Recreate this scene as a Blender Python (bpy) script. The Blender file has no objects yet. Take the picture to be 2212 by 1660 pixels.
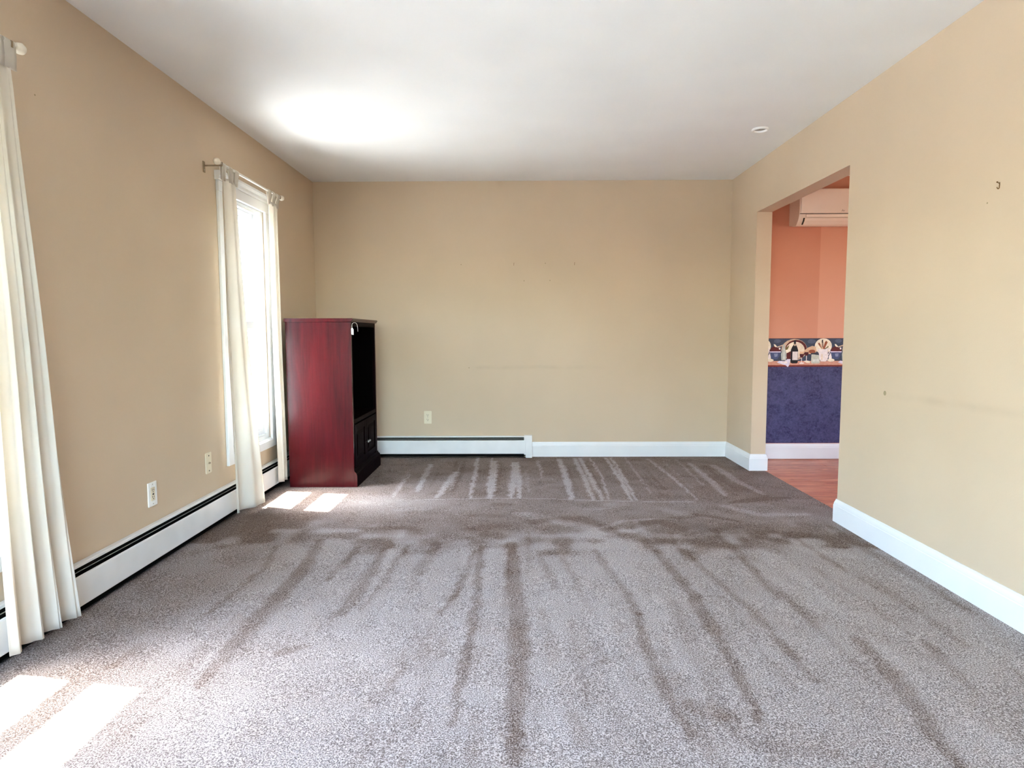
import bpy, bmesh, math, random
import numpy as np
from mathutils import Vector, Matrix

random.seed(4)
rng = np.random.default_rng(7)
scene = bpy.context.scene
C = scene.collection

# ------------------------------------------------------------------ camera
cam_data = bpy.data.cameras.new('camera')
cam_data.sensor_width = 36.0
cam_data.lens = 22.174
cam_data.clip_start = 0.05
cam = bpy.data.objects.new('camera', cam_data)
C.objects.link(cam)
R_, U_, B_ = ((0.999954, 0.009034, -0.003360), (0.002622, 0.080537, 0.996748), (0.009275, -0.996711, 0.080509))
cam.matrix_world = Matrix(((R_[0], U_[0], B_[0], 0.0), (R_[1], U_[1], B_[1], 0.0), (R_[2], U_[2], B_[2], 1.1137), (0, 0, 0, 1)))
scene.camera = cam

# ------------------------------------------------------------------ sky, sun, exposure
world = bpy.data.worlds.new('world')
scene.world = world
world.use_nodes = True
wn = world.node_tree.nodes
wl = world.node_tree.links
bg = wn['Background']
sky = wn.new('ShaderNodeTexSky')
sky.sky_type = 'NISHITA'
sky.sun_disc = False
sky.sun_elevation = math.radians(68)
sky.sun_rotation = math.radians(-90)
sky.air_density = 1.0
sky.dust_density = 2.0
sky.ozone_density = 1.0
wl.new(sky.outputs[0], bg.inputs[0])
bg.inputs[1].default_value = 1.0

sun_data = bpy.data.lights.new('sun', 'SUN')
sun_data.energy = 9.0
sun_data.angle = math.radians(0.6)
sun_data.color = (1.0, 0.95, 0.87)
sun = bpy.data.objects.new('sun', sun_data)
C.objects.link(sun)
sun.rotation_euler = Vector((1.0, -0.164, -2.62)).to_track_quat('-Z', 'Y').to_euler()
sun.location = (-6, 3, 12)

vs = scene.view_settings
vs.view_transform = 'Standard'
vs.look = 'None'
vs.gamma = 1.0
vs.use_curve_mapping = False
vs.exposure = 2.85
cy = scene.cycles
cy.use_denoising = True
cy.max_bounces = 8
cy.diffuse_bounces = 5
cy.glossy_bounces = 4
cy.transmission_bounces = 6
cy.transparent_max_bounces = 12
cy.sample_clamp_indirect = 8.0
cy.use_adaptive_sampling = True
cy.adaptive_threshold = 0.04
cy.adaptive_min_samples = 16
cy.caustics_reflective = False
cy.caustics_refractive = False

# ------------------------------------------------------------------ measures (metres)
XL, XR, YB, ZC = -1.796, 1.876, 5.635, 2.44
XD = 1.995                      # dining-room face of the right wall
YDB = 5.526                     # dining-room back wall
YF = -1.5                       # wall behind the camera
XDR, YDF = 5.2, 1.6             # dining room right and front walls
OY0, OY1, OZ = 3.66, 5.045, 2.053   # opening in the right wall


# ------------------------------------------------------------------ helpers
WO = {}


def tag(o, label=None, cat=None, group=None, kind=None):
    if label: o['label'] = label
    if cat: o['category'] = cat
    if group: o['group'] = group
    if kind: o['kind'] = kind
    return o


def thing(name, loc, label=None, cat=None, group=None, kind=None):
    o = bpy.data.objects.new(name, None)
    o.empty_display_size = 0.1
    C.objects.link(o)
    o.location = loc
    WO[o.name] = Vector(loc)
    return tag(o, label, cat, group, kind)


def obj(name, bm, mat, parent=None, smooth=False, bevel=0.0, label=None, auto=None):
    """link a bmesh written in room coordinates as one object"""
    if parent is not None:
        org = WO[parent.name]
    else:
        c = [v.co for v in bm.verts]
        org = Vector(((min(v.x for v in c) + max(v.x for v in c)) / 2, (min(v.y for v in c) + max(v.y for v in c)) / 2, min(v.z for v in c)))
    bmesh.ops.translate(bm, verts=bm.verts, vec=-org)
    bmesh.ops.recalc_face_normals(bm, faces=bm.faces)
    me = bpy.data.meshes.new(name)
    bm.to_mesh(me)
    bm.free()
    for m in (mat if isinstance(mat, (list, tuple)) else [mat]):
        me.materials.append(m)
    if smooth:
        me.polygons.foreach_set('use_smooth', [True] * len(me.polygons))
    o = bpy.data.objects.new(name, me)
    C.objects.link(o)
    if parent is not None:
        o.parent = parent
        WO[o.name] = org.copy()
    else:
        o.location = org
        WO[o.name] = org.copy()
    if bevel:
        b = o.modifiers.new('edge', 'BEVEL')
        b.width = bevel
        b.segments = 2
        b.limit_method = 'ANGLE'
    if label: o['label'] = label
    return o


def box(bm, x0, x1, y0, y1, z0, z1):
    v = [bm.verts.new(p) for p in ((x0, y0, z0), (x1, y0, z0), (x1, y1, z0), (x0, y1, z0), (x0, y0, z1), (x1, y0, z1), (x1, y1, z1), (x0, y1, z1))]
    for f in ((0, 3, 2, 1), (4, 5, 6, 7), (0, 1, 5, 4), (1, 2, 6, 5), (2, 3, 7, 6), (3, 0, 4, 7)):
        bm.faces.new([v[i] for i in f])
    return bm


def B(*boxes):
    bm = bmesh.new()
    for b in boxes:
        box(bm, *b)
    return bm


def prism(pts, axis, a, b, bm=None):
    """polygon pts swept along an axis; pts are the other two coordinates in x,y,z order"""
    bm = bm or bmesh.new()

    def P(p, t):
        return {'x': (t, p[0], p[1]), 'y': (p[0], t, p[1]), 'z': (p[0], p[1], t)}[axis]
    A = [bm.verts.new(P(p, a)) for p in pts]
    Bv = [bm.verts.new(P(p, b)) for p in pts]
    n = len(pts)
    bm.faces.new(A)
    bm.faces.new(Bv[::-1])
    for i in range(n):
        bm.faces.new((A[i], A[(i + 1) % n], Bv[(i + 1) % n], Bv[i]))
    return bm


def lathe(prof, centre, axis='z', seg=24, bm=None):
    """prof: list of (radius, height along axis)"""
    bm = bm or bmesh.new()
    cx, cy_, cz = centre
    rings = []
    for r, h in prof:
        ring = []
        for i in range(seg):
            a = 2 * math.pi * i / seg
            c, s = r * math.cos(a), r * math.sin(a)
            p = {'z': (cx + c, cy_ + s, cz + h), 'y': (cx + c, cy_ + h, cz + s), 'x': (cx + h, cy_ + c, cz + s)}[axis]
            ring.append(bm.verts.new(p))
        rings.append(ring)
    for a, b in zip(rings, rings[1:]):
        for i in range(seg):
            bm.faces.new((a[i], a[(i + 1) % seg], b[(i + 1) % seg], b[i]))
    bm.faces.new(rings[0][::-1])
    bm.faces.new(rings[-1])
    return bm


def tube(pts, r, seg=8, bm=None):
    bm = bm or bmesh.new()
    pts = [Vector(p) for p in pts]
    rings = []
    up = Vector((0.13, 0.21, 0.97))
    for i, p in enumerate(pts):
        d = (pts[min(i + 1, len(pts) - 1)] - pts[max(i - 1, 0)]).normalized()
        a = d.cross(up)
        if a.length < 0.05:
            a = d.cross(Vector((1, 0, 0)))
        a.normalize()
        b = d.cross(a)
        rings.append([bm.verts.new(p + a * r * math.cos(2 * math.pi * k / seg) + b * r * math.sin(2 * math.pi * k / seg)) for k in range(seg)])
    for a, b in zip(rings, rings[1:]):
        for i in range(seg):
            bm.faces.new((a[i], a[(i + 1) % seg], b[(i + 1) % seg], b[i]))
    bm.faces.new(rings[0][::-1])
    bm.faces.new(rings[-1])
    return bm


def sphere(c, r, bm=None, seg=16):
    prof = [(max(1e-4, r * math.sin(math.pi * i / 10)), -r * math.cos(math.pi * i / 10)) for i in range(11)]
    return lathe(prof, c, 'z', seg, bm)


# ------------------------------------------------------------------ materials
def srgb(r, g, b):
    f = lambda c: (c / 255 / 12.92) if c / 255 <= 0.04045 else ((c / 255 + 0.055) / 1.055) ** 2.4
    return (f(r), f(g), f(b), 1.0)


class NT:
    def __init__(self, name):
        self.m = bpy.data.materials.new(name)
        self.m.use_nodes = True
        self.t = self.m.node_tree
        self.b = self.t.nodes['Principled BSDF']
        self.out = self.t.nodes['Material Output']

    def n(self, kind, **kw):
        x = self.t.nodes.new('ShaderNode' + kind)
        for k, v in kw.items():
            setattr(x, k, v)
        return x

    def set(self, s, v):
        if hasattr(v, 'is_output') or isinstance(v, bpy.types.NodeSocket):
            self.t.links.new(v, s)
        else:
            s.default_value = v

    def math(self, op, a, b=0.0, c=0.0, clamp=False):
        x = self.n('Math', operation=op, use_clamp=clamp)
        self.set(x.inputs[0], a); self.set(x.inputs[1], b); self.set(x.inputs[2], c)
        return x.outputs[0]

    def ramp(self, v, a, b, lo=0.0, hi=1.0):
        x = self.n('MapRange', clamp=True)
        self.set(x.inputs[0], v); x.inputs[1].default_value = a; x.inputs[2].default_value = b
        x.inputs[3].default_value = lo; x.inputs[4].default_value = hi
        return x.outputs[0]

    def mix(self, f, a, b):
        x = self.n('Mix', data_type='RGBA')
        self.set(x.inputs[0], f); self.set(x.inputs[6], a); self.set(x.inputs[7], b)
        return x.outputs[2]

    def noise(self, scale, vec=None, detail=3.0, rough=0.5, dist=0.0):
        x = self.n('TexNoise')
        x.inputs['Scale'].default_value = scale
        x.inputs['Detail'].default_value = detail
        x.inputs['Roughness'].default_value = rough
        x.inputs['Distortion'].default_value = dist
        if vec is not None:
            self.t.links.new(vec, x.inputs['Vector'])
        return x.outputs[0]

    def pos(self):
        return self.n('NewGeometry').outputs['Position']

    def xyz(self, v):
        s = self.n('SeparateXYZ')
        self.t.links.new(v, s.inputs[0])
        return s.outputs

    def scaled(self, v, s):
        x = self.n('Mapping')
        self.t.links.new(v, x.inputs[0])
        x.inputs['Scale'].default_value = s
        return x.outputs[0]

    def bump(self, h, strength, dist):
        x = self.n('Bump')
        x.inputs['Strength'].default_value = strength
        x.inputs['Distance'].default_value = dist
        self.t.links.new(h, x.inputs['Height'])
        self.t.links.new(x.outputs[0], self.b.inputs['Normal'])

    def fin(self, col=None, rough=0.5, spec=0.5, metal=0.0, coat=0.0):
        if col is not None: self.set(self.b.inputs['Base Color'], col)
        self.set(self.b.inputs['Roughness'], rough)
        self.b.inputs['Specular IOR Level'].default_value = spec
        self.b.inputs['Metallic'].default_value = metal
        self.b.inputs['Coat Weight'].default_value = coat
        return self.m


def plain(name, col, rough=0.5, var=0.06, scale=6.0, spec=0.5, metal=0.0, coat=0.0, bump=0.0, bscale=80.0, bdist=0.001):
    k = NT(name)
    p = k.pos()
    f = k.ramp(k.noise(scale, p, 1.0), 0.3, 0.7)
    lo = tuple(c * (1 - var) for c in col[:3]) + (1,)
    hi = tuple(min(1, c * (1 + var)) for c in col[:3]) + (1,)
    c = k.mix(f, lo, hi)
    if bump:
        k.bump(k.noise(bscale, p, 2.0), bump, bdist)
    return k.fin(c, rough, spec, metal, coat)


def wall_paint(name, col, scuff=None):
    k = NT(name)
    p = k.pos()
    x, y, z = k.xyz(p)
    f = k.ramp(k.noise(1.6, p, 2.0), 0.3, 0.7)
    c = k.mix(f, tuple(v * 0.965 for v in col[:3]) + (1,), tuple(v * 1.03 for v in col[:3]) + (1,))
    if scuff:
        axis, a0, a1, zc, slope, dark = scuff
        a = x if axis == 'x' else y
        zz = k.math('SUBTRACT', z, k.math('MULTIPLY_ADD', a, slope, zc))
        zz = k.math('ADD', zz, k.math('MULTIPLY', k.math('SUBTRACT', k.noise(3.0, p), 0.5), 0.03))
        m = k.ramp(k.math('ABSOLUTE', zz), 0.003, 0.026, 1.0, 0.0)
        m = k.math('MULTIPLY', m, k.ramp(a, a0, a0 + 0.1))
        m = k.math('MULTIPLY', m, k.ramp(a, a1 - 0.25, a1, 1.0, 0.0))
        m = k.math('MULTIPLY', m, k.ramp(k.noise(7.0, p, 5.0), 0.3, 0.65))
        c = k.mix(k.math('MULTIPLY', m, 0.26), c, dark)
    k.bump(k.noise(130.0, p, 1.0), 0.10, 0.002)
    return k.fin(c, 0.55, 0.35)


TAN = srgb(203, 182, 155)
SCUFF = srgb(170, 150, 126)
M = {}
M['wall'] = wall_paint('tan_wall_paint', TAN)
M['wall_back'] = wall_paint('tan_wall_paint_back', TAN, ('x', -0.46, 0.8, 0.805, 0.0, SCUFF))
M['wall_right'] = wall_paint('tan_wall_paint_right', TAN, ('y', 2.3, 3.25, 0.83, -0.012, SCUFF))
M['ceiling'] = plain('ceiling_paint', srgb(236, 236, 234), 0.7, 0.02, 2.5, 0.2, bump=0.1, bscale=60, bdist=0.002)
M['trim'] = plain('white_trim_paint', srgb(228, 228, 226), 0.3, 0.02, 5.0, 0.5)
M['vinyl'] = plain('white_vinyl', srgb(222, 223, 223), 0.25, 0.01, 5.0, 0.5)
M['heater'] = plain('heater_enamel', srgb(228, 227, 224), 0.35, 0.04, 9.0, 0.5)
M['damper'] = plain('heater_damper_grey', srgb(170, 168, 162), 0.4, 0.05, 12.0)
M['heater_dark'] = plain('heater_inside', srgb(22, 20, 19), 0.8, 0.2, 30.0, 0.1)
M['copper'] = plain('old_copper', srgb(150, 110, 70), 0.45, 0.15, 20.0, metal=0.8)
M['ivory'] = plain('ivory_plastic', srgb(226, 214, 186), 0.4, 0.02, 9.0)
M['white_plastic'] = plain('white_plastic', srgb(240, 240, 235), 0.35, 0.02, 9.0)
M['slot'] = plain('dark_slot', srgb(30, 26, 22), 0.8, 0.1, 30.0)
M['brass'] = plain('aged_brass', srgb(120, 84, 36), 0.4, 0.15, 60.0, metal=0.7)
M['steel'] = plain('dull_steel', srgb(170, 168, 160), 0.35, 0.06, 40.0, metal=0.9)
M['rod'] = plain('rod_white_enamel', srgb(236, 232, 222), 0.35, 0.03, 9.0)
M['finial'] = plain('finial_cream', srgb(226, 216, 196), 0.45, 0.05, 40.0)
M['bracket'] = plain('bracket_bronze', srgb(150, 132, 106), 0.5, 0.1, 40.0, metal=0.4)
M['putty'] = plain('putty', srgb(150, 136, 104), 0.7, 0.1, 60.0)
M['paper'] = plain('tag_paper', srgb(240, 238, 232), 0.6, 0.03, 60.0)
M['wire'] = plain('tag_wire', srgb(225, 215, 205), 0.3, 0.03, 60.0, metal=0.3)
M['concrete'] = plain('pale_concrete', srgb(222, 219, 214), 0.85, 0.08, 3.0, 0.2)
M['siding'] = plain('house_siding', srgb(230, 228, 222), 0.7, 0.04, 3.0)


def make_carpet():
    k = NT('grey_brown_carpet')
    p = k.pos()
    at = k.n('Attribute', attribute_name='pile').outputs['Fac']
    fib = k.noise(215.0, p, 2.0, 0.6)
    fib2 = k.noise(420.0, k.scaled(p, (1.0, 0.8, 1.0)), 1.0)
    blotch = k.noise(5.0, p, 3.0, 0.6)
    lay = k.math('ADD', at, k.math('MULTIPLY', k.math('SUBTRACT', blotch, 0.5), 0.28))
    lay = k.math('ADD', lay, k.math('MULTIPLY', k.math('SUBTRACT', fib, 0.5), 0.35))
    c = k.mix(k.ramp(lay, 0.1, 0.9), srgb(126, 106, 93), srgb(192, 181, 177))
    sp = k.ramp(k.math('ADD', k.math('MULTIPLY', fib, 0.65), k.math('MULTIPLY', fib2, 0.35)), 0.38, 0.58)
    c = k.mix(k.ramp(sp, 0.0, 1.0, 0.78, 0.0), c, srgb(46, 35, 29))
    c = k.mix(k.math('MULTIPLY', k.ramp(sp, 0.7, 1.0, 0.0, 0.45), k.ramp(lay, 0.2, 0.9, 0.45, 1.0)), c, srgb(232, 224, 218))
    k.bump(k.math('ADD', k.math('MULTIPLY', fib, 1.0), k.math('MULTIPLY', fib2, 0.5)), 0.55, 0.006)
    m = k.fin(c, 0.95, 0.02)
    return m


M['carpet'] = make_carpet()


def make_mahogany(name, dark, mid, light, rough, spec=0.25):
    k = NT(name)
    p = k.pos()
    g = k.scaled(p, (1.0, 1.0, 0.07))
    n1 = k.noise(38.0, g, 4.0, 0.6, 0.6)
    n2 = k.noise(130.0, k.scaled(p, (1.0, 1.0, 0.03)), 2.0)
    big = k.noise(5.0, k.scaled(p, (1.0, 1.0, 0.25)), 3.0)
    c = k.mix(k.ramp(n1, 0.3, 0.7), dark, mid)
    c = k.mix(k.math('MULTIPLY', k.ramp(big, 0.35, 0.7), 0.6), c, light)
    c = k.mix(k.math('MULTIPLY', k.ramp(n2, 0.55, 0.75), 0.35), c, dark)
    return k.fin(c, rough, spec)


M['mahogany'] = make_mahogany('mahogany_laminate', srgb(46, 3, 8), srgb(74, 6, 13), srgb(88, 10, 17), 0.26, 0.36)
M['mahogany_shaded'] = make_mahogany('mahogany_shaded', srgb(8, 2, 3), srgb(15, 4, 6), srgb(20, 6, 8), 0.5, 0.02)  # shaded copy of the mahogany for the cabinet front and shelf
M['cabinet_inside_shade'] = plain('cabinet_inside_shade', srgb(5, 3, 3), 0.6, 0.15, 20.0, 0.02)  # near-black, puts the shade inside the cabinet into the colour


def make_wood_floor():
    k = NT('reddish_oak_floor')
    p = k.pos()
    rnd = k.n('ObjectInfo').outputs['Random']
    g = k.scaled(p, (0.12, 1.0, 1.0))
    n1 = k.noise(28.0, g, 5.0, 0.65, 1.2)
    c = k.mix(k.ramp(n1, 0.35, 0.68), srgb(168, 90, 66), srgb(236, 170, 136))
    c = k.mix(k.ramp(rnd, 0.0, 1.0, 0.0, 0.45), c, srgb(190, 112, 86))
    return k.fin(c, 0.38, 0.5)


M['oak'] = make_wood_floor()


def make_peach():
    k = NT('peach_wallpaper')
    p = k.pos()
    x, y, z = k.xyz(p)
    f = k.ramp(k.noise(2.2, p, 4.0), 0.3, 0.7)
    c = k.mix(f, srgb(206, 140, 113), srgb(212, 149, 122))
    c = k.mix(k.math('GREATER_THAN', x, 2.606), c, srgb(218, 158, 131))
    k.bump(k.noise(140.0, p, 2.0), 0.1, 0.001)
    return k.fin(c, 0.6, 0.3)


def make_blue():
    k = NT('indigo_mottled_wallpaper')
    p = k.pos()
    n1 = k.noise(42.0, p, 5.0, 0.7, 0.8)
    n2 = k.noise(9.0, p, 3.0)
    c = k.mix(k.ramp(n1, 0.35, 0.68), srgb(38, 36, 72), srgb(80, 78, 116))
    c = k.mix(k.math('MULTIPLY', k.ramp(n2, 0.4, 0.7), 0.4), c, srgb(90, 90, 128))
    return k.fin(c, 0.6, 0.3)


M['peach'] = make_peach()
M['blue'] = make_blue()


def make_curtain():
    k = NT('cream_curtain_cotton')
    p = k.pos()
    w = k.math('ADD', k.noise(500.0, k.scaled(p, (1, 1, 0.1)), 1.0), k.noise(500.0, k.scaled(p, (0.1, 0.1, 1)), 1.0))
    c = k.mix(k.ramp(k.noise(4.0, p), 0.3, 0.7), srgb(228, 221, 208), srgb(234, 228, 217))
    k.bump(w, 0.15, 0.0006)
    k.fin(c, 0.85, 0.15)
    tr = k.n('BsdfTranslucent')
    k.set(tr.inputs[0], c)
    mx = k.n('MixShader')
    mx.inputs[0].default_value = 0.44
    k.t.links.new(k.b.outputs[0], mx.inputs[1])
    k.t.links.new(tr.outputs[0], mx.inputs[2])
    k.t.links.new(mx.outputs[0], k.out.inputs[0])
    return k.m


M['curtain'] = make_curtain()


def make_glass():
    k = NT('window_glass')
    tr = k.n('BsdfTransparent')
    tr.inputs[0].default_value = (0.93, 0.96, 0.95, 1)
    gl = k.n('BsdfGlossy')
    gl.inputs['Roughness'].default_value = 0.02
    lw = k.n('LayerWeight')
    lw.inputs[0].default_value = 0.5
    fr = k.math('MULTIPLY_ADD', k.math('POWER', lw.outputs['Facing'], 5.0), 0.9, 0.04)
    mx = k.n('MixShader')
    k.t.links.new(fr, mx.inputs[0])
    k.t.links.new(tr.outputs[0], mx.inputs[1])
    k.t.links.new(gl.outputs[0], mx.inputs[2])
    k.t.links.new(mx.outputs[0], k.out.inputs[0])
    return k.m


M['glass'] = make_glass()

# ------------------------------------------------------------------ room shell
WIN_Y = (1.785, 4.20)                 # window centres along the left wall
WHW, WZ0, WZ1 = 0.32, 0.36, 1.98      # half width and heights of the openings
TW = 0.15


def holed_wall(axis, a, b, lo, hi, z0, z1, holes):
    """slab between a..b on one axis, running lo..hi on the other, with rectangular holes (s0, s1, h0, h1)"""
    bm = bmesh.new()
    es = sorted({lo, hi, *[h[0] for h in holes], *[h[1] for h in holes]})
    for s0, s1 in zip(es, es[1:]):
        h = [q for q in holes if q[0] <= s0 + 1e-6 and q[1] >= s1 - 1e-6]
        spans = [(z0, z1)] if not h else [(z0, h[0][2]), (h[0][3], z1)]
        for c0, c1 in spans:
            if c1 - c0 > 1e-4:
                box(bm, *((a, b, s0, s1) if axis == 'x' else (s0, s1, a, b)), c0, c1)
    bmesh.ops.remove_doubles(bm, verts=bm.verts, dist=1e-5)
    seen = {}
    for f in list(bm.faces):                      # drop the inner faces between neighbouring blocks
        seen.setdefault(tuple(sorted(v.index for v in f.verts)), []).append(f)
    return bm


bmw = holed_wall('x', XL - TW, XL, YF - 0.15, YB + 0.15, -0.02, ZC, [(c - WHW, c + WHW, WZ0, WZ1) for c in WIN_Y])
wall_left = tag(obj('wall_left', bmw, M['wall']), 'tan painted wall with the curtained windows', 'wall', kind='structure')
wall_back = tag(obj('wall_back', B((XL, XR, YB, YB + 0.15, -0.02, ZC)), M['wall_back']), 'tan painted end wall behind the dark red cabinet', 'wall', kind='structure')
bmw = holed_wall('x', XR, XD, YF, YB + 0.15, -0.02, ZC, [(OY0, OY1, -0.02, OZ)])
wall_right = tag(obj('wall_right', bmw, M['wall_right']), 'tan painted wall with the open doorway to the dining room', 'wall', kind='structure')
bmw = holed_wall('y', YF - 0.15, YF, XL, XDR + 0.15, -0.02, ZC, [(-1.7, 0.7, 0.3, 2.2)])
wall_front = tag(obj('wall_front', bmw, M['wall']), 'tan painted wall behind the camera with an added wide window', 'wall', kind='structure')
ceiling = tag(obj('ceiling', B((XL - TW, XDR + 0.15, YF - 0.15, YB + 0.15, ZC, ZC + 0.16)), M['ceiling']), 'plain off-white painted ceiling', 'ceiling', kind='structure')

# carpet: a fine grid whose attribute "pile" holds brush direction plus painted shade and glare
DARK = [
    ([(-1.27, 3.25), (-1.21, 2.93), (-1.22, 2.69), (-1.25, 2.41)], 0.025, 0.50),
    ([(-1.06, 3.34), (-1.02, 2.82), (-1.03, 2.41), (-1.02, 2.12), (-1.01, 1.93)], 0.056, 0.90),
    ([(-0.84, 3.24), (-0.85, 2.93), (-0.88, 2.75)], 0.035, 0.70),
    ([(-0.7, 3.27), (-0.68, 2.88), (-0.69, 2.59), (-0.7, 2.42)], 0.041, 0.75),
    ([(-0.59, 3.19), (-0.61, 2.69), (-0.63, 2.49)], 0.027, 0.60),
    ([(-0.44, 3.23), (-0.46, 2.86)], 0.049, 0.60),
    ([(-0.23, 3.13), (-0.26, 2.69), (-0.31, 2.42)], 0.030, 0.80),
    ([(-0.2, 3.19), (-0.18, 2.74), (-0.18, 2.3), (-0.18, 2.0), (-0.18, 1.73)], 0.032, 0.90),
    ([(-0.05, 3.23), (-0.02, 2.79), (-0.0, 2.5), (-0.0, 2.16), (-0.01, 1.82), (-0.02, 1.53)], 0.058, 0.95),
    ([(0.1, 3.06), (0.16, 2.7)], 0.034, 0.50),
    ([(0.22, 3.03), (0.28, 2.59), (0.3, 2.41)], 0.028, 0.50),
    ([(0.4, 3.19), (0.46, 2.71), (0.47, 2.41)], 0.037, 0.70),
    ([(0.47, 2.41), (0.45, 2.19), (0.46, 2.0), (0.46, 1.77), (0.47, 1.65)], 0.035, 0.85),
    ([(0.71, 3.16), (0.73, 2.74), (0.73, 2.39), (0.73, 2.19), (0.72, 1.98), (0.69, 1.73)], 0.042, 0.85),
    ([(0.84, 3.16), (0.89, 2.69), (0.94, 2.39), (0.95, 2.16), (0.95, 1.95)], 0.033, 0.60),
    ([(1.1, 3.46), (1.11, 2.96), (1.09, 2.59)], 0.040, 0.50),
    ([(1.23, 2.23), (1.22, 2.03), (1.2, 1.87), (1.16, 1.71), (1.14, 1.57)], 0.050, 0.70),
    ([(1.47, 2.23), (1.44, 2.04), (1.41, 1.87)], 0.036, 0.40),
    ([(1.8, 3.59), (1.78, 3.26), (1.8, 3.0), (1.8, 2.73), (1.81, 2.46)], 0.044, 0.55),
    ([(1.87, 2.9), (1.83, 2.59), (1.79, 2.3)], 0.057, 0.30),
    ([(-0.84, 2.12), (-0.76, 2.17)], 0.047, 0.60),
    ([(0.25, 2.03), (0.35, 2.09)], 0.036, 0.35),
    ([(0.52, 1.8), (0.59, 1.75)], 0.072, 0.60),
    ([(0.64, 1.61), (0.82, 1.57)], 0.058, 0.40),
    ([(0.17, 1.61), (0.15, 1.73)], 0.049, 0.35),
    ([(0.95, 2.09), (0.93, 2.26)], 0.032, 0.35),
    ([(-0.43, 1.87), (-0.48, 1.73)], 0.040, 0.30),
    ([(-0.75, 1.73), (-0.77, 1.6)], 0.044, 0.25),
    ([(-1.34, 2.22), (-1.37, 2.03)], 0.031, 0.40),
    ([(-1.12, 1.77), (-1.09, 1.92)], 0.019, 0.30),
    ([(-0.38, 2.09), (-0.4, 1.92)], 0.029, 0.20),
    ([(0.3, 1.87), (0.29, 1.65)], 0.023, 0.25),
    ([(0.93, 3.46), (0.82, 3.63), (0.64, 3.54)], 0.068, 0.45),
    ([(0.08, 3.63), (0.39, 3.73), (0.57, 3.46)], 0.079, 0.40),
    ([(1.09, 3.82), (1.3, 3.63)], 0.044, 0.50),
    ([(-0.31, 3.46), (-0.1, 3.55)], 0.067, 0.30),
    ([(1.4, 4.09), (1.64, 4.15), (1.82, 4.2)], 0.043, 0.50),
    ([(-0.57, 3.46), (-0.77, 3.55)], 0.051, 0.30),
]
LIGHT = [
    ([(-0.86, 4.97), (-0.86, 4.57), (-0.85, 4.25)], 0.020, 0.60),
    ([(-0.74, 5.33), (-0.73, 4.84), (-0.71, 4.38)], 0.032, 0.80),
    ([(-0.5, 5.0), (-0.53, 4.61), (-0.55, 4.2)], 0.037, 0.80),
    ([(-0.36, 5.57), (-0.34, 4.92), (-0.33, 4.18)], 0.025, 0.90),
    ([(-0.23, 5.57), (-0.22, 4.84), (-0.21, 4.18)], 0.018, 0.80),
    ([(-0.2, 5.46), (-0.19, 4.76), (-0.19, 4.18)], 0.039, 1.00),
    ([(-0.04, 5.4), (-0.03, 4.76), (-0.05, 4.18)], 0.035, 1.00),
    ([(-0.01, 5.4), (0.01, 4.68), (0.01, 4.18)], 0.028, 1.00),
    ([(0.17, 5.46), (0.19, 4.8)], 0.015, 0.60),
    ([(0.36, 5.52), (0.37, 4.83), (0.36, 4.17)], 0.039, 0.95),
    ([(0.5, 5.56), (0.51, 4.75), (0.5, 4.17)], 0.032, 0.85),
    ([(0.55, 5.56), (0.56, 4.75), (0.57, 4.17)], 0.028, 0.90),
    ([(0.64, 5.56), (0.65, 4.83), (0.61, 4.17)], 0.014, 0.70),
    ([(0.78, 5.56), (0.78, 4.83), (0.76, 4.17)], 0.025, 0.95),
    ([(0.83, 5.56), (0.81, 4.75), (0.79, 4.17)], 0.021, 0.90),
    ([(0.95, 5.56), (0.93, 4.29)], 0.014, 0.40),
    ([(1.15, 5.51), (1.19, 4.83), (1.2, 4.17)], 0.021, 0.60),
    ([(1.47, 5.35), (1.45, 4.75), (1.42, 4.24)], 0.049, 0.55),
    ([(1.64, 5.26), (1.64, 4.67), (1.69, 4.27)], 0.056, 0.50),
    ([(1.39, 5.51), (1.35, 4.53)], 0.015, 0.40),
    ([(-0.68, 4.15), (-0.06, 4.18), (0.56, 4.15), (1.17, 4.12)], 0.012, 0.60),
    ([(0.41, 3.93), (0.63, 3.98)], 0.023, 0.25),
    ([(-0.05, 3.23), (-0.3, 3.38)], 0.049, 0.20),
    ([(0.45, 3.55), (0.63, 3.68), (0.94, 3.68)], 0.037, 0.35),
    ([(1.33, 4.03), (1.48, 3.82), (1.77, 3.82)], 0.063, 0.35),
]

nx, ny = 250, 470
gx = np.linspace(XL, XD - 0.004, nx)
gy = np.linspace(YF, YB, ny)
GX, GY = np.meshgrid(gx, gy)


def smooth_noise(cell, seed):
    r = np.random.default_rng(seed)
    w, h = int(8 / cell) + 3, int(9 / cell) + 3
    g = r.random((h, w))
    u, v = (GX + 3) / cell, (GY + 2) / cell
    i, j = u.astype(int), v.astype(int)
    fu, fv = u - i, v - j
    fu, fv = fu * fu * (3 - 2 * fu), fv * fv * (3 - 2 * fv)
    return (g[j, i] * (1 - fu) + g[j, i + 1] * fu) * (1 - fv) + (g[j + 1, i] * (1 - fu) + g[j + 1, i + 1] * fu) * fv


n_a, n_b, n_c = smooth_noise(0.09, 1), smooth_noise(0.35, 2), smooth_noise(0.035, 3)
farz = np.clip((3.9 - GY) / 0.4, 0.25, 1.0)
WX = GX + ((n_b - 0.5) * 0.022 + (n_a - 0.5) * 0.008) * farz + (n_c - 0.5) * 0.022
WY = GY + (n_b - 0.5) * 0.1


def sstep(v, a, b):
    t = np.clip((v - a) / (b - a), 0, 1)
    return t * t * (3 - 2 * t)


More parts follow.
